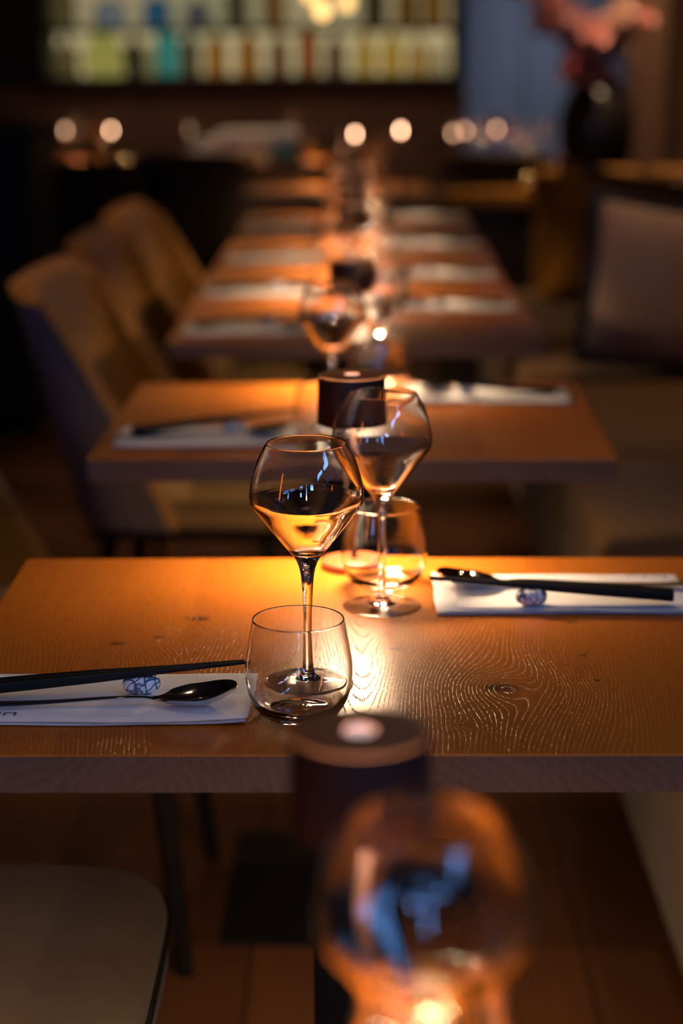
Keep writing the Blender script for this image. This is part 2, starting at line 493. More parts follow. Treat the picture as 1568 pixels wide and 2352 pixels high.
# ------------------------------------------------------------------ glassware
mm = .001
WO = [(0, .0026), (.012, .0024), (.026, .0012), (.0362, .0), (.0376, .0003), (.0380, .0009), (.0374, .0014), (.030, .0022), (.018, .0034), (.0095, .0054), (.0062, .009), (.0050, .014), (.0041, .026), (.0036, .045),
      (.0037, .062), (.0044, .080), (.0057, .0965), (.0082, .1065), (.0122, .1138), (.0195, .1228), (.0285, .1343), (.0388, .1478), (.0460, .1570), (.0479, .1630), (.0480, .1680),
      (.0464, .1780), (.0420, .1935), (.03705, .2040), (.03358, .2099)]
WI = [(.0326, .2100), (.0360, .2038), (.0411, .1930), (.0455, .1777), (.0470, .1675), (.0466, .1625), (.0444, .1575), (.0365, .1487), (.0262, .1362), (.0182, .1265), (.0128, .1205), (.0075, .1172), (0, .1160)]
def wine_parts(mat, seg, sub):
    o = spline(WO, sub); i = spline(WI, sub)
    foot = [p for p in o if p[1] <= .0142 or p[0] > .02 and p[1] < .02]; 
    cut1 = next(k for k, p in enumerate(o) if p[1] >= .0139 and p[0] < .01)
    cut2 = next(k for k, p in enumerate(o) if p[1] >= .1064 and p[0] < .02)
    rim = [(.0334, .2103), (.0331, .2105), (.0328, .2103)]
    return (MB().lathe(o[:cut1 + 1], seg).mesh('foot', mat), MB().lathe(o[cut1:cut2 + 1], seg).mesh('stem', mat), MB().lathe(o[cut2:] + rim + i, seg).mesh('bowl', mat))
TO = [(0, .0040), (.012, .0034), (.0215, .0010), (.0252, 0), (.0282, .0010), (.0345, .0060), (.0395, .0145), (.0425, .0245), (.0437, .0345), (.0432, .0465), (.0412, .060), (.0387, .0735), (.0372, .0815)]
TI = [(.0361, .0815), (.0375, .0735), (.0400, .060), (.0420, .0465), (.0425, .0345), (.0412, .0245), (.0377, .0155), (.0320, .0095), (.0265, .0068), (.0200, .0062), (0, .0074)]
def tumbler_mesh(mat, seg, sub):
    return MB().lathe(spline(TO, sub) + [(.0370, .0819), (.0366, .0822), (.0362, .0819)] + spline(TI, sub), seg).mesh('tumbler', mat)
wine_near, wine_far = wine_parts(M['glass'], 96, 6), wine_parts(M['glass_far'], 40, 3)
tumb_near, tumb_far = tumbler_mesh(M['glass'], 96, 6), tumbler_mesh(M['glass_far'], 40, 3)
def wine_glass(x, y, label, far=False, rz=0., z=TH):
    g = tag(empty('wine_glass', (x, y, z + .0003), rz), label, 'wine glass', 'wine glasses along the tables')
    for n, me in zip(('foot', 'stem', 'bowl'), wine_far if far else wine_near): link(n, me, g)
    return g
def tumbler(x, y, label, far=False, z=TH):
    return tag(link('tumbler', tumb_far if far else tumb_near, None, (x, y, z + .0003)), label, 'water glass', 'water glasses along the tables')

# ------------------------------------------------------------------ table lamps
LAMP = {}
LAMP['base'] = MB().lathe([(0, 0), (.0310, 0), (.0325, .0012), (.0325, .0075), (.0312, .0088), (0, .0088)], 64).mesh('base', M['lampbase'], sharp=50)
LAMP['pole'] = MB().lathe([(.0034, .0088), (.0034, .158)], 16).mesh('pole', M['shade'])
LAMP['shade'] = MB().lathe([(.0352, .1545), (.0362, .1545), (.0345, .2035), (.0335, .2035), (.0335, .200), (.0342, .185), (.0352, .1545)], 64).mesh('shade', M['shade'], sharp=50)
LAMP['lid'] = MB().lathe([(.0075, .2030), (.0075, .2045), (.0325, .2045), (.0340, .2036)][::-1], 64).mesh('lid', M['lid'], sharp=50)
LAMP['button'] = MB().lathe([(.0074, .2044), (.0070, .20405), (.006, .2034), (.004, .2024), (.002, .2019), (0, .2017)], 48).mesh('touch_button', M['buttonglow'])
LAMP['diffuser'] = MB().lathe([(0, .1675), (.0335, .1675)][::-1], 48).mesh('diffuser', M['led'])
def table_lamp(x, y, label, z=TH):
    l = tag(empty('table_lamp', (x, y, z)), label, 'lamp', 'cordless lamps along the tables')
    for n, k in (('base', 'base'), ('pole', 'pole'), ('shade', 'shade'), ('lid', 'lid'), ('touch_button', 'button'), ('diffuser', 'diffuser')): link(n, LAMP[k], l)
    return l

# ------------------------------------------------------------------ place settings
def napkin_layer(z0, th, seed, lift):
    r = random.Random(seed); hx, hy = .124, .064; nx, ny = 36, 20; rows_t = []; rows_b = []
    ph = [r.uniform(0, 6) for _ in range(4)]
    for j in range(ny + 1):
        v = -1 + 2 * j / ny; rt = []; rb = []
        for i in range(nx + 1):
            u = -1 + 2 * i / nx
            X = hx * u + .0012 * math.sin(3 * v + ph[0]); Y = hy * v + .0012 * math.sin(4 * u + ph[1])
            w = .0005 * math.sin(5 * u + ph[2]) * (1 - v * v) + .0004 * math.sin(7 * u + 3 * v + ph[3])
            ed = min(1, (1 - abs(v)) / .05, (1 - abs(u)) / .03); roundoff = th * .5 * (1 - math.sqrt(max(0, 1 - (1 - max(0, ed)) ** 2)))
            cl = lift * max(0, u - .55) ** 2 * max(0, -v + .1)
            base = z0 + cl
            rt.append((X, Y, base + th - roundoff + max(-.0002, w * .6))); rb.append((X, Y, base + roundoff * .9 + .0001))
        rows_t.append(rt); rows_b.append(rb[::-1])
    mb = MB(); mb.grid(rows_t); mb.grid(rows_b)
    return mb.mesh('fold_layer', M['napkin'])
NAPL = [napkin_layer(0, .0026, 1, .012), napkin_layer(.0026, .0026, 5, .014)]
NAP_TOP = .0054
def strokes(segs, w, z):             # flat printed strokes: polylines given a width
    mb = MB()
    for pl in segs:
        for (ax, ay), (bx, by) in zip(pl, pl[1:]):
            d = math.hypot(bx - ax, by - ay) or 1; nx, ny = -(by - ay) / d * w / 2, (bx - ax) / d * w / 2
            ex, ey = (bx - ax) / d * w * .35, (by - ay) / d * w * .35
            mb.add([(ax + nx - ex, ay + ny - ey, z), (ax - nx - ex, ay - ny - ey, z), (bx - nx + ex, by - ny + ey, z), (bx + nx + ex, by + ny + ey, z)], [(0, 1, 2, 3)])
    return mb.mesh('printed_logo', M['ink'], smooth=False)
# lower case "in" in a squared sans face, and an out-of-focus line of small marks
LOGO_IN = strokes([[(0, 0), (.0008, .0052)], [(.0012, .0072), (.0013, .0078)], [(.0042, 0), (.0050, .0058), (.0058, .0066), (.0128, .0066), (.0136, .0058), (.0128, 0)]], .0016, NAP_TOP + .0003)
LOGO_BLUR = strokes([[(0, 0), (.0012, .0105)], [(.0015, .0015), (.0075, .0022), (.0145, .0028)], [(.018, .0012), (.0235, .0018)], [(.0205, .0025), (.0225, .0035)],
                     [(.0285, .002), (.0325, .0026)], [(.0380, .001), (.0382, .005)]], .0013, NAP_TOP + .0003)
def napkin(x, y, rz, label, logo=None, sy=1.):
    n = tag(empty('napkin', (x, y, TH + .0003), rz), label, 'napkin', 'white napkins along the tables')
    n.scale = (1, sy, 1)
    for me in NAPL: link('fold_layer', me, n)
    if logo: link('printed_logo', logo[0], n, logo[1], (0, 0, logo[2]))
    return n

def chopstick_mesh():
    L = .235; rows = []
    for s, w, e in ((0, .0002, .6), (.0004, .0012, .7), (.004, .00145, .7), (.06, .0022, .6), (.12, .0038, .35), (.17, .0043, .28), (.2335, .0045, .28), (L, .0041, .3), (L + .0001, .0002, .3)):
        rows.append([(-s, w * spow(math.cos(2 * PI * k / 16 + .2), e), w * spow(math.sin(2 * PI * k / 16 + .2), e)) for k in range(16)])
    return MB().grid(rows, closed=True).mesh('chopstick', M['chop'], fix=True, sharp=35)
CHOP = chopstick_mesh()
def chopstick(tip, butt, label):
    tip = Vector(tip); butt = Vector(butt); d = (tip - butt).normalized()
    o = link('chopstick', CHOP)
    q = d.to_track_quat('X', 'Z'); o.rotation_mode = 'QUATERNION'; o.rotation_quaternion = q; o.location = tip
    return tag(o, label, 'chopstick', 'black chopsticks on the napkins')

def rest_mesh():
    rows = []; n = 32
    for k in range(17):
        t = -PI / 2 + PI * k / 16
        rx = .0150 * spow(math.cos(t), .75); ry = .0105 * spow(math.cos(t), .75); zz = .0078 * spow(math.sin(t), .8) + .0078
        if zz > .0135: zz = .0135 + (zz - .0135) * .6
        rows.append([(max(rx, 1e-4) * math.cos(2 * PI * j / n), max(ry, 1e-4) * math.sin(2 * PI * j / n), zz) for j in range(n)])
    return MB().grid(rows, closed=True).mesh('chopstick_rest', M['pebble'])
REST = rest_mesh()
for v in REST.vertices: v.co *= 1.06

def spoon_mesh():
    # centre line from handle end (-x) to bowl tip (+x); bowl opens upwards
    cl = spline([(-.150, .0042, .0060), (-.120, .0026, .0062), (-.07, .0035, .0038), (-.02, .0062, .0024), (0, .0060, .0024), (.010, .0038, .0058), (.020, .0018, .0135), (.034, .0010, .0192), (.048, .0030, .0185), (.058, .0078, .0130), (.0635, .0118, .0060), (.0650, .0132, .0012)], 5)
    rows_t = []; rows_b = []; n = 12
    for x, z, w in cl:
        bowl = max(0, min(1, (x - .004) / .014)); dep = .0078 * bowl * min(1, (w / .0185)); th = .0011 if x > .006 else .0016
        rt = []; rb = []
        for k in range(n + 1):
            u = -1 + 2 * k / n
            zz = z + dep * u * u + .0003 * (1 - u * u) * (1 - bowl)
            e = th * math.sqrt(max(0, 1 - u * u)) if bowl < .5 else th * (1 - u ** 6)
            rt.append((x, w * u, zz + .0004)); rb.append((x, w * u, zz - e))
        rows_t.append(rt); rows_b.append(rb)
    mb = MB(); mb.grid([r[::-1] for r in rows_t]); mb.grid(rows_b)
    mb2 = MB(); mb2.v = mb.v; mb2.f = mb.f; mb2.m = mb.m
    nr = len(rows_t); nc = n + 1; off = nr * nc
    for i in (0, nr - 1):
        for k in range(n):
            a = i * nc + (n - k); b = i * nc + (n - k - 1); c = off + i * nc + k + 1; d = off + i * nc + k
            mb2.f.append((a, b, c, d)); mb2.m.append(0)
    return mb2.mesh('spoon', M['steel'], fix=True, sharp=60)
SPOON = spoon_mesh()
for v in SPOON.vertices: v.co *= 1.15; v.co.y *= 1.08
def spoon(x, y, rz, label, tilt=0.):
    return tag(link('spoon', SPOON, None, (x, y, TH + NAP_TOP + .0012), (tilt, 0, rz)), label, 'spoon', 'steel spoons on the napkins')

def setting(side, k, nx, ny, rest, tip, butt, sp, jitter=0., logo=True):
    """side -1 left, +1 right; world positions; tips point at the table's middle"""
    who = ('left' if side < 0 else 'right') + ' of the ' + SHORT[k]
    rz = (0 if side < 0 else PI) + jitter
    lg = None
    if logo: lg = (LOGO_IN, (-.0775, -.052, 0), 0) if side < 0 else (LOGO_BLUR, (-.112, -.054, 0), 0)
    napkin(nx, ny, rz, 'folded white napkin on the ' + who, lg, .92 if (side, k) == (-1, 2) else 1.)
    z = TH + NAP_TOP + .0004
    ro = link('chopstick_rest', REST, None, (rest[0], rest[1], z + .0004), (0, 0, rz + .15))
    tag(ro, 'blue and white chopstick rest, ' + who, 'chopstick rest', 'porcelain chopstick rests')
    tip = Vector(tip); butt = Vector(butt); d = (tip - butt); d = d.normalized() * .235
    butt = tip - d; lat = Vector((-d.y, d.x, 0)).normalized() * .0046
    tp = lat * .45
    chopstick(tip + tp, butt + lat, ('rear' if side < 0 else 'front') + ' black chopstick, ' + who)
    chopstick(tip - tp, butt - lat, ('front' if side < 0 else 'rear') + ' black chopstick, ' + who)
    spoon(sp[0], sp[1], rz + sp[2], 'steel spoon on the napkin, ' + who, sp[3] if len(sp) > 3 else 0)

CZ = TH + NAP_TOP + .0155
zt, zb = CZ + .0042 + .0045, TH + NAP_TOP + .0052     # chopstick axis over the rest, and at its butt
SETS = {}
def full_setting(side, k, dy=0., jit=0., logo=True):
    x, y, rz, _ = TABLES[k]; s = -side    # s = +1 for the left one (tips to +x)
    cx = x + side * .205; cyy = y - s * .155 + dy
    setting(side, k, cx, cyy, (cx + s * .035, cyy + s * .012), (cx + s * .125, cyy + s * .045, zt + .004), (cx - s * .11, cyy + s * .004, zb), (cx + s * .062 - s * .02, cyy - s * .016, .05), jit, logo)

# the sharply focused table
setting(-1, 2, -.216, 1.479, (-.183, 1.4845), (-.097, 1.496, CZ + .0085), (-.330, 1.462, CZ - .0035), (-.176, 1.4530, .05, -.03))
setting(1, 2, .197, 1.785, (.164, 1.736), (.066, 1.750, CZ + .0085), (.298, 1.734, CZ - .0045), (.150, 1.797, -.03, 0))
wine_glass(-.045, 1.524, 'sharp wine glass standing behind the tumbler on the focused table')
tumbler(-.0505, 1.4475, 'sharp water tumbler at the front of the focused table')
wine_glass(.0205, 1.752, 'slightly soft wine glass in front of the focused table lamp')
tumbler(.0235, 1.826, 'water tumbler beside the lamp foot on the focused table')
table_lamp(-.0085, 1.8935, 'dark table lamp at the far edge of the focused table')
# the nearest table
wine_glass(.0275, .742, 'large blurred wine glass in the foreground')
tumbler(.034, .826, 'blurred water tumbler behind the foreground wine glass')
table_lamp(-.0005, .867, 'blurred dark table lamp in front of the focused table')
# the tables behind
for k in (3, 4, 5, 6, 7):
    x, y, rz, _ = TABLES[k]; r = random.Random(k * 11); j = lambda a: r.uniform(-a, a)
    far = True; w = SHORT[k]
    full_setting(-1, k, j(.01), j(.03), False); full_setting(1, k, j(.01), j(.03), False)
    wine_glass(x - .033 + j(.008), y - .118 + j(.008), 'front wine glass on the ' + w, far)
    tumbler(x - .045 + j(.006), y - .197 + j(.006), 'front water tumbler on the ' + w, far)
    wine_glass(x + .032 + j(.008), y + .103 + j(.008), 'rear wine glass on the ' + w, far)
    tumbler(x + .040 + j(.004), y + .192 + j(.004), 'rear water tumbler on the ' + w, far)
    table_lamp(x - .006 + j(.003), y + .248, 'dark table lamp at the far edge of the ' + w)
# the back tables
for k, gl in ((8, [(-.12, -.1), (.16, .06)]), (9, [(-.23, -.05), (-.05, .02), (.22, .05)]), (10, [(-.28, -.12), (.28, -.14)]), (11, [(-.28, -.05), (-.16, .08), (.0, -.02), (.14, .06)])):
    x, y, rz, _ = TABLES[k]; w = SHORT[k]
    for q, (dx, dy) in enumerate(gl):
        wine_glass(x + dx, y + dy, ('leftmost', 'second', 'third', 'rightmost')[q] + ' small blurred wine glass on the ' + w, True)
    table_lamp(x + {8: .02, 9: .08, 10: .18, 11: -.07}[k], y + .2, 'dark table lamp on the ' + w)

# tealights in coloured glass cups, some made up in place of glints
def tealight(px, py, Y, z, col, label, power=40):
    p = unproject(px, py, Y)
    power *= 2.5
    t = tag(empty('tealight', (p.x, Y, z)), label, 'candle', 'tealights on the back tables')
    link('cup', MB().lathe([(0, 0), (.028, 0), (.032, .004), (.034, .055), (.032, .055), (.030, .006), (0, .005)], 32).mesh('cup', glass('candle_cup', col, .0, 1.3)), t)
    link('wax', MB().lathe([(0, .0055), (.022, .0055), (.023, .022), (0, .020)], 24).mesh('wax', plain('wax', (.7, .6, .45), .5)), t)
    link('flame', MB().lathe([(0, .024), (.003, .027), (.0048, .034), (.003, .046), (0, .056)], 16).mesh('flame', emit('candle_flame', (1, .55, .2), power)), t)
for px, py, Y, col, lab, pw in ((290, 360, 8.6, (1, .9, .8), 'bright made-up tealight for a glint on the back left table', 70), (83, 345, 8.95, (.9, .12, .02), 'red glass tealight at the left end of the back left table', 55),
                           (1165, 358, 8.75, (1, .9, .8), 'bright made-up tealight for a glint on the back right table', 70), (1225, 345, 9.0, (.95, .2, .05), 'red glass tealight on the back right table', 55),
                           (575, 362, 8.75, (1, .85, .7), 'faint made-up tealight for a glint on the back middle table beside the linen', 14), (75, 368, 8.65, (1, .4, .1), 'amber made-up tealight for a glint at the front left of the back left table', 40)):
    tealight(px, py, Y, TH, col, lab, pw)
p = unproject(1212, 416, 7.0)
tealight(1212, 416, 7.0, .7655, (1, .8, .6), 'bright tealight on the mustard pad of the settle', 55)
def made_up_candle(px, py, Y, z, label, power):  # candles made up in place of blurred points of light
    p = unproject(px, py, Y); h = p.z - z
    t = tag(empty('stand_in_candle', (p.x, Y, z)), label, 'candle', 'made-up candles for blurred lights on the back tables')
    link('foot', MB().lathe([(0, 0), (.034, 0), (.034, .004), (.008, .010), (.006, h - .03), (.02, h - .022), (.02, h - .018), (0, h - .018)], 24).mesh('foot', M['steel'], sharp=50), t)
    link('candle', MB().lathe([(0, h - .018), (.012, h - .018), (.012, h - .006), (0, h - .007)], 20).mesh('candle', plain('candle_wax', (.8, .7, .55), .5)), t)
    link('flame', MB().lathe([(0, h - .006), (.004, h - .001), (.0055, h + .006), (.003, h + .016), (0, h + .024)], 16).mesh('flame', emit('stand_in_flame', (1, .55, .32), power * .7)), t)
for px, py, Y, lab, pw in ((255, 303, 8.75, 'tall made-up candle for a light at the middle of the back left table', 25), (150, 303, 8.8, 'dim tall made-up candle for a light at the left of the back left table', 10), (435, 300, 8.8, 'dim tall made-up candle for a light left of the white linen', 2),
                           (815, 313, 7.1, 'tall made-up candle for a light at the left of the small back table', 26), (920, 304, 7.15, 'tall made-up candle for a light at the right of the small back table', 31),
                           (1040, 310, 8.75, 'dim tall made-up candle for a light at the left of the back right table', 10), (1068, 303, 8.95, 'second dim tall made-up candle for a light on the back right table', 11), (1140, 300, 8.9, 'rosy tall made-up candle for a light in the middle of the back right table', 11)):
    made_up_candle(px, py, Y, TH, lab, pw)

# ------------------------------------------------------------------ chairs
def chair_proto(shell, inner, seatm, name):
    c = empty('dining_chair')
    ns, nv = 40, 14; half = .245; th = .055
    def xf(v): return -.02 - .23 * v ** 1.15
    def xb(v): return -.225 - .115 * v
    def zz(v, t): return +.395 + v * (.455 - .03 * abs(math.sin(t)) ** 6)
    def row(v, off, top=0.):
        out = []
        for k in range(ns + 1):
            t = -PI / 2 + PI * k / ns
            f0 = xf(v) - (0 if off == 0 else .006); b0 = xb(v) + off; h = half - off
            out.append((f0 - (f0 - b0) * abs(math.cos(t)) ** .62, h * spow(math.sin(t), .62), zz(v, t) + top))
        return out
    vsn = [k / nv for k in range(nv + 1)]
    outer = [row(v, 0) for v in vsn]
    inn = [row(v, th) for v in vsn]
    link('back_shell', MB().grid([r[::-1] for r in outer]).mesh('back_shell', shell), c)
    mb = MB(); mb.grid(inn)
    # rounded rim along the top and the two front edges, and the bottom
    topm = [tuple((a + b) / 2 + (0, 0, .018)[i] for i, (a, b) in enumerate(zip(p, q))) for p, q in zip(outer[-1], inn[-1])]
    mb.grid([outer[-1], topm, inn[-1]][::-1])
    mb.grid([outer[0], inn[0]])
    for e in (0, ns):
        ef = [o[e] for o in outer]; ei = [i[e] for i in inn]
        em = [tuple((a + b) / 2 + (.016, 0, 0)[i] for i, (a, b) in enumerate(zip(p, q))) for p, q in zip(ef, ei)]
        mb.grid([ef, em, ei] if e else [ef, em, ei][::-1])
    link('back_cushion', mb.mesh('back_cushion', inner), c)
    s = MB(); s.grid([[(x + .005, y, z) for x, y, z in r] for r in cushion_rows(.222, .205, .375, .465, .38, .012, .028, 64)], closed=True)
    so = link('seat', s.mesh('seat', seatm), c)
    ringp = [(.2235 * spow(math.cos(2 * PI * k / 64), .38) + .005, .2065 * spow(math.sin(2 * PI * k / 64), .38), .440) for k in range(65)]
    for dz in (0, -.011):
        link('piping', MB().tube([(x, y, z + dz) for x, y, z in ringp], .0017, 6, caps=False).mesh('piping', M['seam']), so)
    fr = MB().box(-.19, .19, -.17, .17, .355, .375)
    link('seat_frame', fr.mesh('seat_frame', M['blackmetal'], smooth=False, bevel=.003), c)
    for sx, sy in ((1, 1), (1, -1), (-1, 1), (-1, -1)):
        a = Vector((.155 * sx, .165 * sy, .356)); b = Vector((.195 * sx if sx > 0 else -.205, .198 * sy, 0.0))
        link('leg', MB().tube([a, a.lerp(b, .5), b], [.017, .0145, .0115], 12).mesh('leg', M['blackmetal'], sharp=60), c)
    for sy in (1, -1):
        link('stretcher', MB().tube([(.163, .172 * sy, .285), (-.165, .172 * sy, .285)], .008, 10).mesh('stretcher', M['blackmetal'], sharp=60), c)
    return c
chair = chair_proto(M['grey'], M['mustard'], M['seatfab'], 'a')
def place_chair(src, first, x, y, rz, label, cat='chair', group='upholstered chairs left of the tables'):
    c = src if first else copy_tree(src)
    c.location = (x, y, 0); c.rotation_euler = (0, 0, rz)
    return tag(c, label, cat, group)
place_chair(chair, True, -.418, 1.60, 0, 'taupe upholstered chair tucked under the focused table, bottom left')
for x, y, rz, lab in ((-.44, 2.63, -.02, 'upholstered chair at the left frame edge beside the second table'),
                      (-.315, 3.66, -.10, 'mustard and grey shell chair at the near joined table'),
                      (-.325, 4.40, -.06, 'mustard and grey shell chair at the far joined table'),
                      (-.335, 5.12, -.08, 'small mustard shell chair beside the table beyond the pair'),):
    place_chair(chair, False, x, y, rz, lab)
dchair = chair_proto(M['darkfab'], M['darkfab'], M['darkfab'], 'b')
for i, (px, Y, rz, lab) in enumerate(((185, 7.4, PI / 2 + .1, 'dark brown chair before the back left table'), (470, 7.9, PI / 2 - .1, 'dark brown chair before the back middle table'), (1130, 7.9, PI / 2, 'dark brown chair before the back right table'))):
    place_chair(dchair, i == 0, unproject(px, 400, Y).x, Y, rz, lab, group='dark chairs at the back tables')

# ------------------------------------------------------------------ bench on the right
b = tag(empty('banquette', (0, 0, 0)), 'long mustard upholstered banquette along the right wall', 'bench')
Y0, Y1 = .2, 6.35
link('plinth', MB().box(.47, 1.15, Y0 + .05, Y1 - .05, 0, .115).mesh('plinth', M['black'], smooth=False), b)
n = 7
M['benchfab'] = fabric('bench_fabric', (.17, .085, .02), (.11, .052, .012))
for k in range(n):
    a0 = Y0 + (Y1 - Y0) * k / n + .004; a1 = Y0 + (Y1 - Y0) * (k + 1) / n - .004
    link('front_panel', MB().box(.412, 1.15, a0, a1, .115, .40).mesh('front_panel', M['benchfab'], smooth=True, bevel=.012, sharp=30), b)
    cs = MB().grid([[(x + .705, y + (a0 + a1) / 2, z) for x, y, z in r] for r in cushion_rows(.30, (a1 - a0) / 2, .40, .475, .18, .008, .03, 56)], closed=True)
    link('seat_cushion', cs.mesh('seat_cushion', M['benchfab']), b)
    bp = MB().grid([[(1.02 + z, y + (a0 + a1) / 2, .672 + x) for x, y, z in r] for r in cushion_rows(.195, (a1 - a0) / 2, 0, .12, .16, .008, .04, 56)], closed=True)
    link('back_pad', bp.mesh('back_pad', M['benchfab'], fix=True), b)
r = tag(empty('booth_end', (0, 6.62, 0)), 'mustard padded booth end facing the camera below the flower vase', 'bench end')
for k, (x0, x1) in enumerate(((.60, .79), (.795, .985), (.99, 1.19))):
    pad = MB().grid([[((x0 + x1) / 2 + x, -.03 - z, .60 + y) for x, y, z in q] for q in cushion_rows((x1 - x0) / 2, .27, 0, .06, .2, .01, .03, 48)], closed=True)
    link('pad', pad.mesh('pad', M['mustard'], fix=True), r)
link('panel', MB().box(.60, 1.19, -.028, .03, 0, .86).mesh('panel', M['darkwood'], smooth=False, bevel=.004), r)
# low dark settle left of the booth end
s = tag(empty('settle', (0, 7.0, 0)), 'low dark wooden settle with a mustard top pad at the back right', 'bench')
link('back_board', MB().box(.285, .66, -.03, .03, 0, .69).mesh('back_board', M['darkwood'], smooth=False, bevel=.004), s)
link('top_pad', MB().grid([[(.4725 + x, y, z) for x, y, z in q] for q in cushion_rows(.187, .04, .6902, .765, .25, .003, .02, 40)], closed=True).mesh('top_pad', M['mustard']), s)
link('seat', MB().box(.285, .66, .03, .40, .38, .44).mesh('seat', M['darkwood'], smooth=False, bevel=.004), s)
for x in (.29, .62): link('leg', MB().box(x, x + .03, .34, .38, 0, .38).mesh('leg', M['darkwood'], smooth=False), s)

# cushions on the bench
def cushion(name, loc, size, rot, mat, edge, label):
    c = tag(empty(name, loc), label, 'cushion', 'loose cushions on the banquette'); c.rotation_euler = rot
    n = 28; h = size / 2; T = .075; top = []; bot = []
    for j in range(n + 1):
        v = -1 + 2 * j / n; rt = []; rb = []
        for i in range(n + 1):
            u = -1 + 2 * i / n
            pin = 1 - .07 * (1 - u * u) * abs(v) ** 3; pin2 = 1 - .07 * (1 - v * v) * abs(u) ** 3
            X = h * u * pin2; Z = h * v * pin
            t = T * ((1 - u ** 4) * (1 - v ** 4)) ** .55
            rt.append((X, -t, Z + h)); rb.append((X, t, Z + h))
        top.append(rt); bot.append(rb[::-1])
    link('cover', MB().grid(top).grid(bot).mesh('cover', mat), c)
    ed = []
    for k in range(4 * n):
        q, i = divmod(k, n); u = -1 + 2 * i / n
        U, V = ((u, -1), (1, u), (-u, 1), (-1, -u))[q]
        pin = 1 - .07 * (1 - U * U) * abs(V) ** 3; pin2 = 1 - .07 * (1 - V * V) * abs(U) ** 3
        ed.append((h * U * pin2, 0, h * V * pin + h))
    ed.append(ed[0])
    link('piping', MB().tube(ed, .018 if edge else .006, 8, caps=False).mesh('piping', edge or mat), c)
    return c
cushion('cushion', (.725, 4.62, .502), .40, (-.16, .16, .22), M['cushion'], M['navy'], 'grey cushion with navy piping leaning on the banquette')
cushion('cushion', (.81, 3.42, .492), .44, (-.12, .05, .65), M['navy'], None, 'dark navy cushion at the right frame edge on the banquette')
cushion('cushion', (.72, 5.50, .515), .42, (-.20, .22, .25), M['mustard'], None, 'plain mustard cushion behind the navy piped one')

# ------------------------------------------------------------------ back of the room: lit bottle shelf
SY = 10.25
sx0, sx1 = unproject(112, 100, SY).x, unproject(1040, 100, SY).x
zb0 = unproject(500, 174, SY).z
sh = tag(empty('bottle_cabinet', (0, 0, 0)), 'black framed back-lit bottle cabinet on the back wall', 'cabinet')
fw = .045
for nm, bx in (('frame_side', (sx0 - fw, sx0, SY - .16, SY + .32, zb0 - fw, 2.0)), ('frame_side', (sx1, sx1 + fw, SY - .16, SY + .32, zb0 - fw, 2.0)),
               ('frame_bottom', (sx0, sx1, SY - .16, SY + .32, zb0 - fw, zb0)), ('frame_top', (sx0, sx1, SY - .16, SY + .32, 1.96, 2.0))):
    link(nm, MB().box(*bx).mesh(nm, M['black'], smooth=False, bevel=.003), sh)
def glow_panel(e):
    m, nt, bs = new_mat('backlit_panel')
    o, x, y, z = coords(nt)
    nz = noise(nt, o, 2.5, 2)
    nt.links.new(mixc(nt, nz.step(.3, .7), (1.0, .78, .40), (.72, .70, .36)), bs.inputs['Emission Color'])
    bs.inputs['Emission Strength'].default_value = e
    bs.inputs['Base Color'].default_value = (.6, .55, .4, 1)
    return m
zs = unproject(500, 62, SY).z
link('light_panel', MB().box(sx0, sx1, SY + .28, SY + .31, zb0, zs - .03).mesh('light_panel', glow_panel(.34), smooth=False), sh)
link('light_panel', MB().box(sx0, sx1, SY + .28, SY + .31, zs, 1.96).mesh('light_panel', glow_panel(.2), smooth=False), sh)
link('shelf', MB().box(sx0, sx1, SY - .13, SY + .27, zs - .03, zs).mesh('shelf', M['black'], smooth=False), sh)
def bottle(px, zbase, h, r, col, label, rough=.25, shape=0):
    r = max(r, min(r * 1.35, .062)); h = min(h * 1.08, .262)
    x = unproject(px, 120, SY).x
    prof = {0: [(0, 0), (r * .9, 0), (r, .01), (r, h * .58), (r * .9, h * .66), (r * .34, h * .78), (r * .3, h * .97), (r * .36, h), (0, h)],
            1: [(0, 0), (r * .7, 0), (r, h * .25), (r * .95, h * .5), (r * .5, h * .8), (r * .3, h * .95), (r * .3, h), (0, h)],
            2: [(0, 0), (r, 0), (r, h * .8), (r * .4, h * .86), (r * .4, h), (0, h)]}[shape]
    key = 'bottle_' + '_'.join('%.2f' % c for c in col)
    m = bpy.data.materials.get(key)
    if not m:
        m, nt, bs = new_mat(key)
        bs.inputs['Base Color'].default_value = (*col, 1); bs.inputs['Roughness'].default_value = rough
        bs.inputs['Transmission Weight'].default_value = .8; bs.inputs['IOR'].default_value = 1.2
    return tag(link('bottle', MB().lathe(prof, 24).mesh('bottle', m, sharp=50), None, (x, SY, zbase)), label, 'bottle', 'bottles in the lit cabinet')
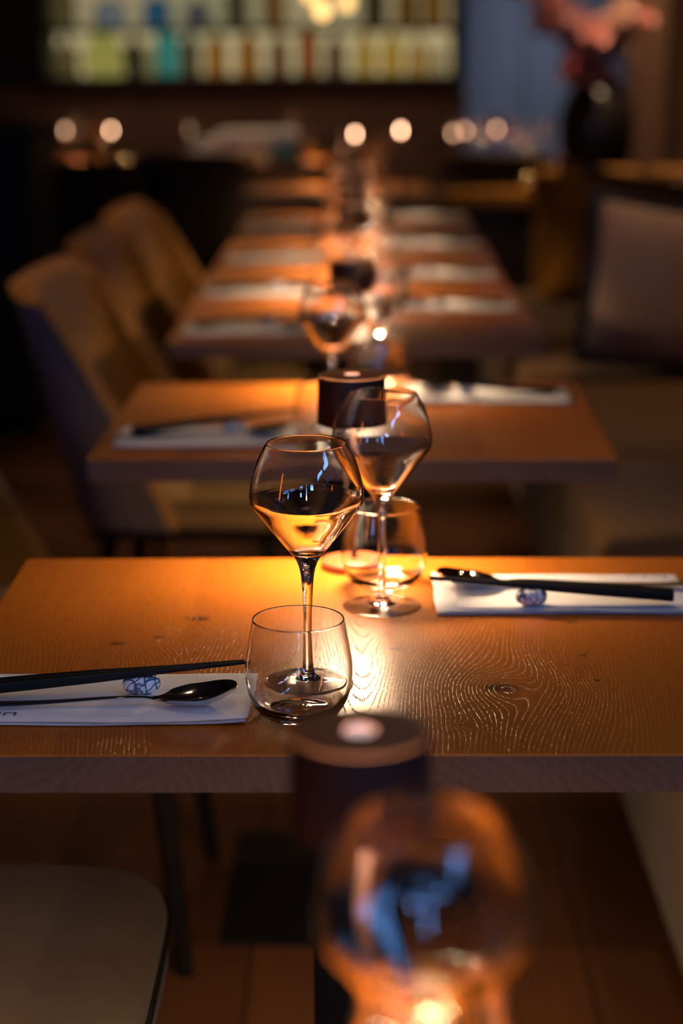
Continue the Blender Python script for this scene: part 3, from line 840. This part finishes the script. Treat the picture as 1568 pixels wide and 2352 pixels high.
low = [(155, .20, .045, (.25, .22, .14), 'grey-brown bottle at the left end of the lower shelf', 0), (238, .25, .115, (.80, .88, .40), 'big round pale green bottle on the lower shelf', 1), (308, .22, .04, (.05, .04, .04), 'black bottle between the pale green and turquoise ones', 0),
       (345, .16, .035, (.45, .50, .40), 'short grey-green bottle left of the turquoise one', 0), (384, .27, .055, (.08, .62, .95), 'tall turquoise bottle on the lower shelf', 2), (436, .24, .04, (.13, .11, .10), 'dark grey bottle right of the turquoise one', 0),
       (496, .24, .042, (.60, .28, .06), 'amber bottle, first of the brown ones on the lower shelf', 0), (570, .25, .045, (.55, .26, .07), 'brown bottle, second of the brown ones on the lower shelf', 0), (640, .23, .04, (.34, .13, .10), 'plum brown bottle in the middle of the lower shelf', 0),
       (708, .24, .042, (.58, .16, .05), 'reddish bottle in the middle of the lower shelf', 2), (770, .22, .04, (.26, .12, .10), 'dark plum bottle right of the reddish one', 0), (838, .22, .045, (.80, .58, .16), 'golden bottle, first of the yellow ones', 1),
       (900, .23, .048, (.85, .62, .15), 'golden bottle, second of the yellow ones', 1), (960, .20, .042, (.75, .50, .22), 'tan bottle, last of the yellow ones', 0), (1008, .17, .03, (.70, .66, .55), 'pale bottle at the right end of the lower shelf', 0)]
for px, h, rr, col, lab, shp in low: bottle(px, zb0, h, rr, col, lab, .25, shp)
for px, h, rr, col, lab in ((150, .2, .05, (.3, .28, .18), 'dull bottle at the left end of the upper shelf'), (255, .14, .085, (.35, .52, .95), 'light blue flask on the upper shelf, left of the deep blue one'), (362, .15, .075, (.06, .28, .85), 'deep blue flask on the upper shelf'), (455, .13, .07, (.24, .28, .52), 'violet blue flask on the upper shelf'),
                            (545, .2, .055, (.25, .2, .2), 'grey bottle on the upper shelf above the brown ones'), (630, .2, .05, (.45, .28, .14), 'brown bottle on the upper shelf near the pendant bulbs'), (860, .2, .05, (.12, .10, .06), 'dark olive bottle on the upper shelf'), (935, .19, .05, (.35, .2, .06), 'amber bottle on the upper shelf'), (995, .2, .05, (.5, .3, .1), 'honey bottle at the right end of the upper shelf')):
    bottle(px, zs, h, rr, col, lab, .25, 2)

# pendant bulbs
def pendant(px, py, Y, label, e):
    p = unproject(px, py, Y)
    t = tag(empty('pendant_bulb', (p.x, Y, p.z)), label, 'pendant lamp', 'bare pendant bulbs')
    link('bulb', MB().lathe([(0, -.028), (.016, -.024), (.027, -.008), (.028, .006), (.02, .026), (.013, .04), (0, .04)], 24).mesh('bulb', emit('warm_bulb', (1, .58, .18), e)), t)
    link('socket', MB().lathe([(0, .04), (.016, .04), (.016, .085), (.004, .095), (0, .095)], 20).mesh('socket', M['black'], sharp=40), t)
    link('cord', MB().tube([(0, 0, .09), (0, 0, 2.75 - p.z)], .0025, 6).mesh('cord', M['black']), t)
pendant(740, 26, 8.0, 'lower left bare pendant bulb before the bottle cabinet', 2.2)
pendant(796, 8, 8.4, 'right bare pendant bulb before the bottle cabinet', 1.8)
pendant(712, -10, 8.8, 'highest left pendant bulb, half above the picture edge', 1.8)

# black service cabinet on the left
c = tag(empty('service_cabinet', (-1.62, 6.4, 0)), 'tall black service cabinet at the dark left side', 'cabinet')
link('body', MB().box(-.55, .55, -.2, .3, .06, 1.0).mesh('body', M['black'], smooth=False, bevel=.004), c)
for k in range(2): 
    d = link('door', MB().box(-.54 + k * .545, -.005 + k * .545, -.222, -.2005, .08, .98).mesh('door', M['black'], smooth=False, bevel=.003), c)
    link('handle', MB().box((-.06 + k * .09), (-.045 + k * .09), -.24, -.2225, .5, .65).mesh('handle', M['blackmetal'], smooth=False), d)
link('worktop', MB().box(-.56, .56, -.225, .3, 1.0, 1.03).mesh('worktop', M['black'], smooth=False, bevel=.003), c)
link('plinth', MB().box(-.53, .53, -.17, .28, 0, .06).mesh('plinth', M['black'], smooth=False), c)

# folded linen on the back middle table
x, y = BACK[10][0], BACK[10][1]
for k, (dx, w, mat, lab) in enumerate(((-.10, .26, M['napkin'], 'lowest folded white cloth in the linen stack'), (-.07, .25, M['napkin'], 'second folded white cloth in the linen stack'), (-.02, .22, M['napkin'], 'third folded white cloth in the linen stack'), (.03, .19, M['napkin'], 'topmost folded white cloth in the linen stack'))):
    l = MB().grid(cushion_rows(w, .10, 0, .034, .25, .003, .015, 40), closed=True)
    tag(link('folded_cloth', l.mesh('folded_cloth', mat), None, (x + dx, y, TH + .0005 + .0375 * k)), lab, 'cloth', 'folded white cloths on the back table')
M['teal'] = plain('teal_cloth', (.02, .16, .22), .8, 0, .2)
xt = unproject(655, 345, 8.75).x
tag(link('folded_cloth', MB().grid(cushion_rows(.085, .07, 0, .07, .3, .006, .025, 40), closed=True).mesh('folded_cloth', M['teal']), None, (xt, 8.86, TH + .0005)), 'teal folded cloth beside the white linen stack', 'cloth')

# flower vase on its stand
vx = unproject(1368, 300, 8.1).x
st = tag(empty('vase_stand', (vx, 8.1, 0)), 'black square stand under the flower vase', 'stand')
link('top', MB().box(-.19, .19, -.19, .19, .70, .74).mesh('top', M['black'], smooth=False, bevel=.003), st)
for sx in (-1, 1):
    for sy in (-1, 1): link('leg', MB().box(sx * .165 - .018, sx * .165 + .018, sy * .165 - .018, sy * .165 + .018, 0, .70).mesh('leg', M['black'], smooth=False), st)
vase = link('vase', MB().lathe(spline([(.0, 0), (.11, 0), (.13, .02), (.155, .12), (.158, .24), (.13, .33), (.10, .37), (.105, .385)], 4) + spline([(.095, .385), (.09, .37), (.12, .33), (.145, .24), (.14, .12), (.10, .02), (0, .015)], 4), 40).mesh('vase', plain('black_glaze', (.008, .006, .006), .35)), None, (vx, 8.1, .741))
tag(vase, 'large black vase on the stand holding pink blossom', 'vase')
pinks = [plain('petal_rose', (.80, .38, .36), .7, 0, .2, .15, 40), plain('petal_pink', (.90, .58, .54), .7, 0, .2, .15, 40), plain('petal_cream', (.80, .58, .48), .7, 0, .2, .1, 40), plain('petal_dusky', (.60, .24, .23), .7, 0, .2, .15, 40)]
def blossom(mat):
    mb = MB()
    for ring, (cnt, tilt, L) in enumerate(((6, .35, .048), (5, .95, .036))):
        for k in range(cnt):
            a = 2 * PI * (k + ring * .5) / cnt; rows = []
            for s, w in ((0, .004), (.35, .016), (.7, .022), (.92, .014), (1, .003)):
                rr = L * s; h = math.sin(tilt) * rr + .010 * s * s; rad = math.cos(tilt) * rr
                rows.append([(rad * math.cos(a) - q * w * math.sin(a), rad * math.sin(a) + q * w * math.cos(a), h + .006 * q * q) for q in (-1, 0, 1)])
            mb.grid(rows)
            mb.grid([[(x, y, z - .002) for x, y, z in r][::-1] for r in rows])
    return mb.mesh('blossom', mat)
bl = [blossom(m) for m in pinks]
rr = random.Random(3)
targets = [((1205, 8), (0, 3)), ((1275, 28), (0, 1)), ((1345, 60), (0, 1)), ((1345, 110), (1, 0)), ((1400, 45), (2, 1)), ((1410, 90), (2, 2)), ((1450, 40), (0, 1)), ((1310, 160), (3, 0)), ((1375, 165), (3, 0)), ((1250, 60), (3, 0))]
for k, ((px, py), cs) in enumerate(targets):
    tip = unproject(px, py, 8.02 + rr.uniform(-.05, .12))
    base = Vector((vx + rr.uniform(-.04, .04), 8.1 + rr.uniform(-.04, .04), .80))
    neck = Vector((vx + rr.uniform(-.05, .05), 8.1 + rr.uniform(-.05, .05), 1.14))
    br = tag(empty('blossom_branch', base), ('leftmost', 'second', 'third', 'fourth', 'fifth', 'sixth', 'rightmost', 'low left', 'low right', 'outer left')[k] + ' branch of pink blossom in the black vase', 'flower', 'pink blossom branches')
    pts = spline([tuple(p - base) for p in (base, neck, neck.lerp(tip, .55) + Vector((0, 0, .03)), tip)], 5)
    link('stem', MB().tube(pts, .004, 6).mesh('stem', M['darkwood']), br)
    for q in range(7):
        o = link('blossom', bl[cs[q % 2]], br)
        f_ = q / 6; p = (neck.lerp(tip, .55 + .5 * f_) if q else tip) - base
        o.location = p + Vector((rr.uniform(-.05, .05), rr.uniform(-.05, .05), rr.uniform(-.05, .05)))
        o.rotation_euler = (rr.uniform(-1.2, 1.4), rr.uniform(-1, 1), rr.uniform(0, 6)); s_ = rr.uniform(.9, 1.35); o.scale = (s_, s_, s_)
